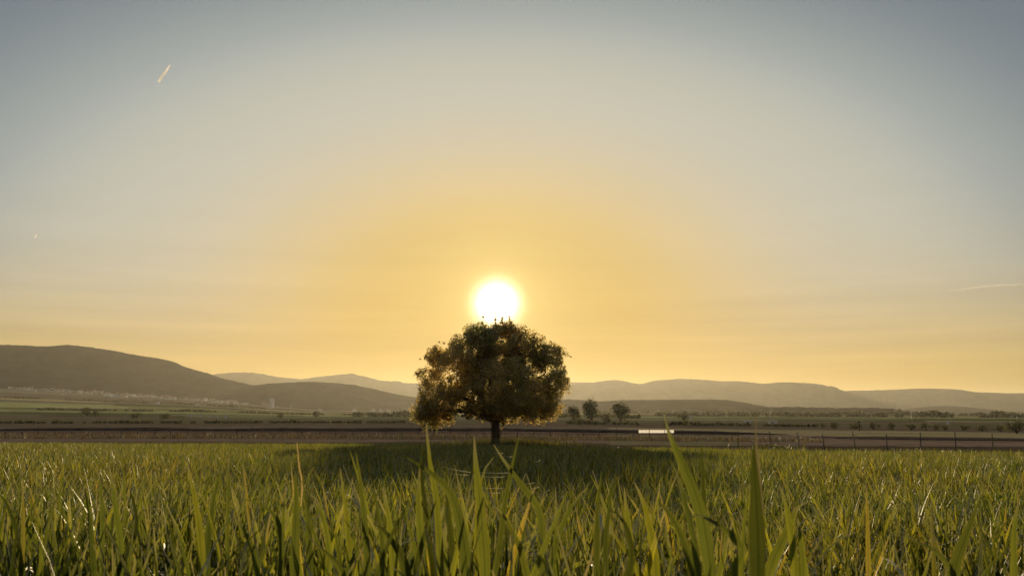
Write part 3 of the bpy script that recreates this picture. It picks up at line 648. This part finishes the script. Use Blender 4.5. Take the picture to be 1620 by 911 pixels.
def scatter(name, pts, rots, scl, col, nvar, mat=None):
    n = len(pts); me = bpy.data.meshes.new(name); me.vertices.add(n); me.vertices.foreach_set('co', np.asarray(pts, np.float32).ravel())
    a = me.attributes.new('rot', 'FLOAT_VECTOR', 'POINT'); a.data.foreach_set('vector', np.asarray(rots, np.float32).ravel())
    a = me.attributes.new('scl', 'FLOAT_VECTOR', 'POINT'); a.data.foreach_set('vector', np.asarray(scl, np.float32).ravel())
    a = me.attributes.new('vid', 'INT', 'POINT'); a.data.foreach_set('value', rng.integers(0, nvar, n).astype(np.int32))
    me.update(); o = obj(name, me); md = o.modifiers.new('plants', 'NODES'); ng = bpy.data.node_groups.new(name, 'GeometryNodeTree'); md.node_group = ng
    ng.interface.new_socket('Geometry', in_out='INPUT', socket_type='NodeSocketGeometry'); ng.interface.new_socket('Geometry', in_out='OUTPUT', socket_type='NodeSocketGeometry')
    gi = ng.nodes.new('NodeGroupInput'); go = ng.nodes.new('NodeGroupOutput'); ip = ng.nodes.new('GeometryNodeInstanceOnPoints'); ci = ng.nodes.new('GeometryNodeCollectionInfo')
    ci.inputs['Collection'].default_value = col; ci.inputs['Separate Children'].default_value = True; ci.inputs['Reset Children'].default_value = True
    def na_(nm, ty): x = ng.nodes.new('GeometryNodeInputNamedAttribute'); x.data_type = ty; x.inputs['Name'].default_value = nm; return x.outputs['Attribute']
    l = ng.links.new; l(gi.outputs[0], ip.inputs['Points']); l(ci.outputs[0], ip.inputs['Instance']); ip.inputs['Pick Instance'].default_value = True
    l(na_('vid', 'INT'), ip.inputs['Instance Index']); l(na_('rot', 'FLOAT_VECTOR'), ip.inputs['Rotation']); l(na_('scl', 'FLOAT_VECTOR'), ip.inputs['Scale']); l(ip.outputs[0], go.inputs[0])
    return o
def field_points(d0, d1, dens, spread=.68):
    """uniform random points in the visible wedge, d in depth"""
    area = spread * (d1 ** 2 - d0 ** 2); n = int(area * dens)
    D = np.sqrt(rng.random(n) * (d1 ** 2 - d0 ** 2) + d0 ** 2); t = (rng.random(n) * 2 - 1) * spread
    E, _ = edge(t); k = D < E - .2 * rng.random(n) - 1.1 * np.array([mnoise.noise(Vector((a * .35, 5, 2))) + .5 for a in t * D]); D, t = D[k], t[k]; return t * D, D
def lay(name, label, rings, col, nv, hs=(.64, 1.16)):
    X = []; Y = []
    for (a_, b_, d_) in rings: x, y = field_points(a_, b_, d_); X.append(x); Y.append(y)
    x = np.concatenate(X); y = np.concatenate(Y); z = ground_z(x, y); n = len(x)
    pn = np.array([mnoise.noise(Vector((a_ * .8, b_ * .8, 3))) + .8 * mnoise.noise(Vector((a_ * .22, b_ * .22, 7))) for a_, b_ in zip(x, y)])
    hh = rng.uniform(*hs, n) * (1 + .12 * pn) * (1 + .30 * np.exp(-((y - 1.5) / 1.0) ** 2) * (1 - .75 / (1 + np.exp(-(x / np.maximum(y, .1) - .2) * 14)))); w = np.clip(.9 + .25 * rng.random(n), .8, 1.3)
    rots = np.stack([rng.normal(0, .07, n), rng.normal(0, .07, n), rng.random(n) * 6.283], 1)
    o = scatter(name, np.stack([x, y, z], 1), rots, np.stack([w, w, hh], 1), col, nv); tag(o, label, 'wheat', kind='stuff'); return n
n1 = lay('wheat_crop', 'dense green young wheat filling the field from the camera on', [(.8, 1.2, 480), (1.2, 2.4, 620), (2.4, 6, 300), (6, 12, 180)], near_col, 14)
n2 = lay('distant_wheat_crop', 'green wheat carpet running to the oak and the fence', [(12, 22, 105), (22, 49, 55)], far_col, 10)
print('wheat tufts', n1, n2)

# foreground plants, each a thing of its own with leaf parts
plants = []
def wheat_plant(x, y, H, r, label, nleaf=4, wide=.014, rz=0, tall=False):
    e = empty('wheat_plant', (x, y, gz(x, y)), rz); stem, leaves = plant_parts(r, H, nleaf, wide=wide, nseg=9)
    MB().tube(stem, [.003, .0026, .0018], 6).build('stem', M_stem, e, True)
    for (a_, k) in leaves: obj('leaf', leaf_mesh((a_, k), M_blade), e)
    tag(e, label, 'wheat plant', 'wheat plants standing nearest the camera'); plants.append(e); return e
def custom_leaf(pix, D, wpx, parent, mat=M_blade, face=0.0, fold=.3, tw=0.0, n=10):
    """leaf through photo points (base to tip) at depth D (number or one per point)"""
    Dl = D if hasattr(D, '__len__') else [D] * len(pix)
    pts = [at(X, Y, d) - parent.location for (X, Y), d in zip(pix, Dl)]
    wd = Vector((math.cos(face), math.sin(face), 0)); o = obj('leaf', leaf_mesh(((pts, wd, wpx * .86 * Dl[0] / FPX), dict(n=n, fold=fold, tw=tw)), mat), parent); return o
def custom_plant(label, X0, D, leaves, stem_top=None, mat=M_blade):
    x = tan_of(X0) * D; e = empty('wheat_plant', (x, D, gz(x, D))); tag(e, label, 'wheat plant', 'wheat plants standing nearest the camera')
    st = at(*(stem_top or (X0, 930)), D) - e.location; MB().tube([(0, 0, -.03), st * .5, st], [.0032, .003, .0022], 6).build('stem', M_stem, e, True)
    for lf in leaves:
        pix, w = lf[0], lf[1]; k = lf[2] if len(lf) > 2 else {}; dd = k.pop('D', D); mt_ = k.pop('mat', mat)
        custom_leaf(pix, dd, w, e, mt_, **k)
    plants.append(e)
custom_plant('wheat plant with the tallest blade, its tip crossing the white strip', 1130, .88, [
    ([(1128, 960), (1120, 860), (1105, 790), (1080, 730), (1058, 680), (1050, 650)], 25, dict(fold=.6, tw=.5)),
    ([(1112, 960), (1104, 880), (1092, 820), (1078, 770), (1068, 740)], 18, dict(face=.7)),
    ([(1118, 960), (1118, 880), (1114, 790), (1110, 705)], 13, dict(D=.95, face=.3)),
    ([(1160, 960), (1165, 900), (1175, 868), (1150, 838), (1120, 820), (1098, 812)], 19, dict(D=.84, face=.5, fold=.2, n=12)),
    ([(1100, 980), (1095, 900), (1070, 830), (1040, 790)], 16, dict(D=.92, face=-.5))])
custom_plant('upright wheat plant ending in a pale dry tip right of the tallest blade', 1198, .86, [
    ([(1200, 970), (1200, 870), (1197, 790), (1194, 740), (1193, 700)], 30, dict(fold=.5)),
    ([(1203, 960), (1206, 820), (1200, 740), (1196, 690), (1197, 652)], 5, dict(mat=M_dry, D=.88)),
    ([(1178, 960), (1176, 880), (1182, 800), (1190, 760)], 15, dict(face=.8)),
    ([(1205, 950), (1222, 890), (1245, 840), (1262, 800), (1275, 795)], 17, dict(D=.98, face=-.3))])
custom_plant('wheat plant with two broad blades crossing at the lower right corner', 1515, .95, [
    ([(1508, 980), (1512, 900), (1524, 860), (1540, 818), (1547, 795)], 21, dict(fold=.35)),
    ([(1515, 980), (1508, 905), (1480, 870), (1450, 855), (1425, 840)], 16, dict(face=.6)),
    ([(1520, 970), (1560, 905), (1590, 870), (1600, 840)], 9, dict(face=.4, D=1.1))])
custom_plant('wheat plant rising on the right edge of the photo', 1618, .9, [
    ([(1612, 980), (1608, 900), (1606, 840), (1612, 790)], 22, dict(face=.5)), ([(1640, 980), (1630, 860), (1622, 800)], 20, {})])
custom_plant('tall wheat plant with a narrow blade reaching above the field left of the oak trunk', 690, 1.15, [
    ([(700, 980), (696, 880), (690, 790), (680, 730), (674, 668)], 12, dict(fold=.5)),
    ([(688, 960), (680, 850), (668, 760), (668, 715), (676, 690)], 11, dict(face=.8, D=1.2)),
    ([(735, 980), (738, 890), (722, 800), (700, 762), (668, 738), (642, 722)], 20, dict(D=1.05, face=.4, n=12)),
    ([(690, 960), (670, 880), (662, 800), (664, 740)], 15, dict(D=1.25))])
custom_plant('dark upright wheat plant just left of the oak trunk', 760, 1.1, [
    ([(768, 980), (766, 880), (760, 800), (753, 740), (750, 690)], 19, dict(fold=.5)),
    ([(752, 960), (754, 870), (756, 800), (766, 745), (782, 722)], 9, dict(D=1.3, face=.6)),
    ([(772, 970), (790, 870), (800, 790), (812, 730), (821, 690)], 11, dict(face=.5, D=1.2)),
    ([(720, 970), (716, 880), (708, 800), (706, 730)], 12, dict(D=1.2, face=-.2))])
custom_plant('wheat plant with a dark blade arching up to the foot of the oak', 858, 1.2, [
    ([(858, 980), (858, 860), (852, 805), (820, 760), (795, 725), (781, 703)], 15, dict(fold=.7, n=12)),
    ([(866, 960), (880, 860), (905, 800), (930, 770)], 12, dict(D=1.3, face=.4)),
    ([(840, 960), (826, 880), (800, 820), (780, 800)], 13, dict(D=1.15, face=-.5))])
custom_plant('wheat plant with one long bowed leaf at the very left edge', 20, 1.35, [
    ([(22, 980), (34, 890), (36, 810), (36, 757)], 8, {}), ([(40, 980), (30, 860), (12, 800), (-4, 778)], 10, dict(face=.5)), ([(60, 960), (64, 860), (58, 800)], 9, dict(face=-.4))])
custom_plant('wheat plant with a lone thin dark blade standing over the left of the field', 96, 1.9, [
    ([(92, 960), (93, 860), (94, 775), (99, 735), (108, 708)], 5, dict(fold=.8)), ([(98, 960), (104, 860), (118, 800)], 9, {})])
custom_plant('wheat plant with twin pointed blades near the left edge', 175, 1.3, [
    ([(194, 980), (190, 870), (182, 800), (172, 735)], 13, dict(fold=.4)), ([(160, 960), (162, 840), (160, 780), (152, 733)], 8, dict(D=1.45, face=.5)),
    ([(150, 980), (146, 880), (142, 820), (134, 772)], 12, dict(D=1.4)), ([(170, 980), (190, 900), (212, 850), (216, 815), (205, 770)], 11, dict(face=.8, n=12))])
custom_plant('bright upright wheat plant left of the first tall group', 312, 1.25, [
    ([(318, 980), (318, 880), (310, 800), (295, 728)], 13, dict(fold=.4)), ([(330, 980), (328, 870), (338, 790), (349, 742)], 13, dict(D=1.4, face=.7)),
    ([(350, 980), (345, 880), (322, 790), (304, 775)], 9, dict(face=-.5)), ([(364, 980), (360, 850), (363, 720)], 8, dict(D=1.6, face=.8))])
custom_plant('wheat plant with a hair-thin pale stalk above it, left of the lamp post', 472, 1.3, [
    ([(476, 800), (478, 765), (473, 735), (470, 700)], 1.5, dict(mat=M_dry)), ([(464, 980), (466, 870), (468, 800), (467, 745)], 16, dict(fold=.5)),
    ([(492, 980), (490, 870), (486, 800), (478, 760)], 12, dict(face=.5)), ([(500, 980), (520, 880), (505, 800), (490, 780)], 13, dict(face=-.4, D=1.2)),
    ([(440, 980), (446, 850), (452, 770)], 10, dict(D=1.4, face=.3))])
custom_plant('wheat plant with a yellowing leaf bent over to the left', 420, 1.2, [
    ([(440, 960), (445, 850), (430, 810), (405, 795), (385, 788)], 10, dict(fold=.2, n=12)), ([(402, 980), (400, 880), (392, 800), (384, 732)], 7, dict(D=1.5)), ([(410, 980), (404, 880), (380, 830), (368, 812)], 12, dict(face=.6))])
custom_plant('narrow pointed wheat plant between the lamp post and the oak', 570, 1.25, [
    ([(580, 980), (580, 880), (572, 780), (563, 715)], 12, dict(fold=.5)), ([(556, 980), (552, 860), (545, 790), (538, 740)], 10, dict(face=.4, D=1.4)),
    ([(600, 980), (606, 880), (596, 800), (588, 770)], 12, dict(face=-.4)), ([(560, 980), (540, 900), (512, 870), (490, 850)], 13, dict(face=.8, D=1.1))])
custom_plant('wheat plant with a broad leaf sweeping left under the cobweb threads', 635, 1.1, [
    ([(650, 980), (640, 890), (610, 840), (590, 828)], 18, dict(face=.5)), ([(628, 980), (622, 880), (615, 820), (606, 770)], 14, {}), ([(656, 980), (660, 890), (676, 830), (690, 790)], 13, dict(face=-.5))])
custom_plant('wheat plant with two blades parting, right of the arching blade', 950, 1.2, [
    ([(946, 980), (944, 880), (946, 800), (952, 745)], 11, dict(fold=.5)), ([(970, 980), (1000, 880), (985, 820), (960, 805)], 16, dict(face=.6, D=1.0)), ([(962, 980), (958, 860), (966, 790), (962, 755)], 9, dict(D=1.4))])
custom_plant('wheat plant right of the two parting blades with a long leaning leaf', 1015, 1.2, [
    ([(1040, 980), (1036, 880), (1020, 800), (1003, 762)], 14, dict(fold=.4)), ([(1000, 980), (998, 860), (990, 800), (988, 770)], 12, dict(D=1.3)), ([(1025, 980), (1010, 900), (975, 850), (965, 830)], 13, dict(face=.5))])
custom_plant('blurred wheat plant right of the upright one with the dry tip', 1258, .95, [
    ([(1262, 980), (1258, 880), (1245, 800), (1232, 765)], 20, dict(face=.5)), ([(1275, 980), (1270, 880), (1262, 820)], 13, dict(face=-.4))])
custom_plant('thin upright wheat plant in the middle of the right half', 1374, 1.3, [([(1376, 980), (1374, 880), (1372, 800), (1370, 765)], 8, {}), ([(1392, 980), (1400, 890), (1396, 850)], 10, dict(face=.6))])
# the rest of the nearest row
named_px = [1130, 1198, 1515, 1618, 690, 760, 858, 20, 96, 175, 312, 472, 420, 570, 635, 950, 1015, 1258, 1374]
rr_ = random.Random(77); cand = []
for i in range(170):
    X = -20 + (1660) * (i + rr_.random() * .8) / 170; D = rr_.uniform(1.05, 2.6)
    amp = 1.0 if X < 1000 else .55                             # the taller stand is on the left and middle
    top = rr_.triangular(738, 880, 805) + (0 if X < 1000 else 40)
    cand.append((X, D, top))
ords = 'first second third fourth fifth sixth seventh eighth ninth tenth eleventh twelfth thirteenth fourteenth fifteenth sixteenth seventeenth eighteenth nineteenth twentieth'.split()
marks = [(0, 'at the left edge'), (130, 'around the twin pointed blades'), (260, 'before the bright upright plant'), (390, 'around the bent yellowing leaf'), (520, 'around the narrow pointed plant'), (650, 'left of the oak trunk'),
         (780, 'below the oak'), (910, 'right of the arching blade'), (1040, 'around the tallest blade'), (1170, 'around the dry-tipped plant'), (1300, 'in the low right stand'), (1430, 'before the crossing broad blades'), (1560, 'by the right edge')]
cnt = {}
for X, D, top in sorted(cand):
    mk = max((m_ for m_ in marks if m_[0] <= max(X, 0)), key=lambda m_: m_[0])[1]; cnt[mk] = cnt.get(mk, 0) + 1
    x = tan_of(X) * D; H = at(X, top, D).z - gz(x, D); wide = rr_.uniform(.0085, .0145); nl = rr_.choice((4, 5, 5)); r = random.Random(int(X * 10))
    wheat_plant(x, D, H, r, f'{ords[cnt[mk] - 1]} plain wheat plant from the left {mk}', nl, wide, r.random() * 6.28)

# cobweb threads glinting over the wheat below the oak
M_web = MT('spider_silk'); dW = M_web.n('ShaderNodeBsdfDiffuse'); dW.inputs['Color'].default_value = (.85, .8, .7, 1); tW = M_web.n('ShaderNodeBsdfTranslucent'); tW.inputs['Color'].default_value = (.9, .85, .75, 1)
nzw = M_web.noise(20); M_web.l(M_web.ramp(nzw, [(.3, (.7, .66, .56)), (.7, (.95, .9, .8))]), tW.inputs['Color'])
gW = M_web.n('ShaderNodeBsdfGlossy', Roughness=.5); x1 = M_web.n('ShaderNodeMixShader', Fac=.8); M_web.l(dW.outputs[0], x1.inputs[1]); M_web.l(tW.outputs[0], x1.inputs[2]); x2 = M_web.n('ShaderNodeMixShader', Fac=.04); M_web.l(x1.outputs[0], x2.inputs[1]); M_web.l(gW.outputs[0], x2.inputs[2]); M_web.l(x2.outputs[0], M_web.out.inputs['Surface'])
webs = [(700, 738, 745, 747, 'long thread sagging from the bent leaf to the dark upright plant'), (758, 747, 806, 747.5, 'topmost level thread between upright plant and arching blade'), (762, 753, 798, 754, 'second level thread just under the topmost one'),
        (762, 771, 795, 772, 'level thread halfway down the web'), (765, 778, 792, 779, 'lowest level thread of the web'), (715, 749, 742, 751, 'short thread under the long sagging one'),
        (782, 716, 796, 716.5, 'short bright thread highest up by the oak foot'), (801, 722, 810, 722, 'tiny thread right of the highest one'), (845, 731, 855, 727.5, 'slanting bright thread right of the oak foot'),
        (835, 774, 853, 770, 'slanting thread right of the arching blade'), (863, 777, 870, 774, 'tiny slanting thread farthest right'), (884, 786, 892, 784, 'lowest short thread right of the arching blade'), (826, 765, 846, 763, 'faint level thread crossing the arching blade')]
for i, (xa, ya, xb, yb, lab) in enumerate(webs):
    D = 1.9; a_ = at(xa, ya, D); b_ = at(xb, yb, D + .05); mid = (a_ + b_) / 2 - Vector((0, 0, .0012)); e = MB().tube([a_, mid, b_], .00036, 5).build('spider_thread', M_web.m, smooth=True)
    tag(e, 'silvery cobweb ' + lab, 'cobweb thread', 'cobweb threads over the wheat')

# verge grass and dry grass strips
def grass_strip(name, label, X0, X1, D0, D1, n, hgt, mat, seed, w=.02, dfun=None):
    r = np.random.default_rng(seed); X = r.uniform(X0, X1, n) if X1 - X0 > 200 else r.normal((X0 + X1) / 2, (X1 - X0) / 4, n); D = r.uniform(D0, D1, n)
    if dfun: E, _ = edge((X - 810) / FPX / 1.012); D = E + .4 + D
    t = (X - 810) / FPX / 1.012; x = t * D; z = ground_z(x, D); a = r.random(n) * 3.14; patch = np.array([.55 + .75 * abs(mnoise.noise(Vector((q * .35, d * .2, seed))) + .35) for q, d in zip(x, D)])
    hh = hgt * r.uniform(.5, 1.2, n) * patch; lx, ly = r.normal(0, .25, n) * hh, r.normal(0, .25, n) * hh; ww = w
    B = np.stack([x, D, z - .03], 1); wv = np.stack([np.cos(a) * ww, np.sin(a) * ww, np.zeros(n)], 1); Mi = B + np.stack([lx * .3, ly * .3, hh * .6], 1); T = B + np.stack([lx, ly, hh], 1)
    V = np.stack([B - wv, B + wv, Mi + wv * .6, Mi - wv * .6, T], 1).reshape(-1, 3); I = np.arange(n)[:, None] * 5
    F = (I + np.array([[0, 1, 2, 3]])).tolist() + (I + np.array([[3, 2, 4]])).tolist()
    o = obj(name, mesh(name, V, F, mat, False)); tag(o, label, 'grass', kind='stuff')
grass_strip('verge_grass', 'dark grass verge along the far edge of the wheat', -40, 1680, 0, 2.2, 16000, .42, M_verge, 61, .02, True)
grass_strip('dry_grass', 'pale dry grass along the thin fence posts', -60, 1300, 90, 108, 14000, .55, M_drygrass, 62, .04)
grass_strip('tall_weeds', 'darker tall weeds along the right field edge', 1180, 1260, 6, 10, 3000, .6, M_verge, 63, .03, True)
grass_strip('oak_undergrowth', 'rough grass around the foot of the oak', 715, 885, 56, 66, 4200, .5, M_verge, 64, .025)

# contrails
M_con = MT('ice_contrail'); dc = M_con.n('ShaderNodeBsdfDiffuse'); dc.inputs['Color'].default_value = (.95, .95, .95, 1); tcn = M_con.n('ShaderNodeBsdfTranslucent'); tcn.inputs['Color'].default_value = (.98, .98, .98, 1)
a_ = M_con.n('ShaderNodeAttribute', attribute_name='dens'); nzc = M_con.ramp(M_con.noise(.002), [(.3, (.7,) * 3), (.7, (1,) * 3)]); M_con.l(nzc, tcn.inputs['Color'])
mA = M_con.n('ShaderNodeMixShader', Fac=.75); M_con.l(dc.outputs[0], mA.inputs[1]); M_con.l(tcn.outputs[0], mA.inputs[2]); trn = M_con.n('ShaderNodeBsdfTransparent')
mB_ = M_con.n('ShaderNodeMixShader'); M_con.l(a_.outputs['Fac'], mB_.inputs[0]); M_con.l(trn.outputs[0], mB_.inputs[1]); M_con.l(mA.outputs[0], mB_.inputs[2]); M_con.l(mB_.outputs[0], M_con.out.inputs['Surface'])
def contrail(pix, D, wpx, label, dens, prof):
    pts = [at(X, Y, D) for X, Y in pix]; n = len(pts); rad = [wpx * D / FPX / 2 * q for q in prof]; b = MB().tube(pts, rad, 8)
    dv = np.repeat(np.array(dens), 8); o = obj('contrail', mesh('contrail', b.V, b.F, M_con.m, True, {'dens': dv})); tag(o, label, 'contrail', 'aircraft trails in the sky')
contrail([(250, 131), (254, 125), (259, 118), (264, 111), (268, 105), (270, 101)], 24000, 4.6, 'short bright vapour trail high in the upper left sky', [.15, .85, .95, .75, .3, 0], [1, 1, 1, .9, .7, .3])
contrail([(55, 377), (57, 373), (59.5, 370)], 24000, 2.2, 'tiny vapour trail low at the left edge of the sky', [.25, .4, .05], [1, 1, .6])
contrail([(1478, 461), (1510, 459), (1540, 455), (1580, 451), (1600, 450.5), (1630, 448)], 24000, 3.0, 'long faint vapour trail low at the right edge of the sky', [0, .05, .06, .08, .07, .03], [.6, 1, 1.2, 1.4, 1.3, 1.2])

# ------------------------------------------------------------------ haze
hz = MB().box((0, 0, 225), (37600, 37600, 475 * 1)); mh = MT('haze_air'); pv = mh.n('ShaderNodeVolumePrincipled')
pv.inputs['Color'].default_value = (.94, .92, .80, 1); pv.inputs['Density'].default_value = 0.000026; pv.inputs['Anisotropy'].default_value = .55
mh.l(pv.outputs[0], mh.out.inputs['Volume'])
top_z = max((o.matrix_world @ Vector(c)).z for o in S.objects if o.name.startswith('hill') for c in o.bound_box) + 4
hz = MB().box((0, 0, (top_z - 12) / 2), (37600, 37600, top_z + 12)).build('haze', mh.m); tag(hz, 'warm evening haze over the whole plain', kind='stuff')
bpy.context.view_layer.update()
print('haze top', top_z, 'ground min', GZ.min(), 'SUN', math.degrees(SUN_EL), math.degrees(SUN_AZ))
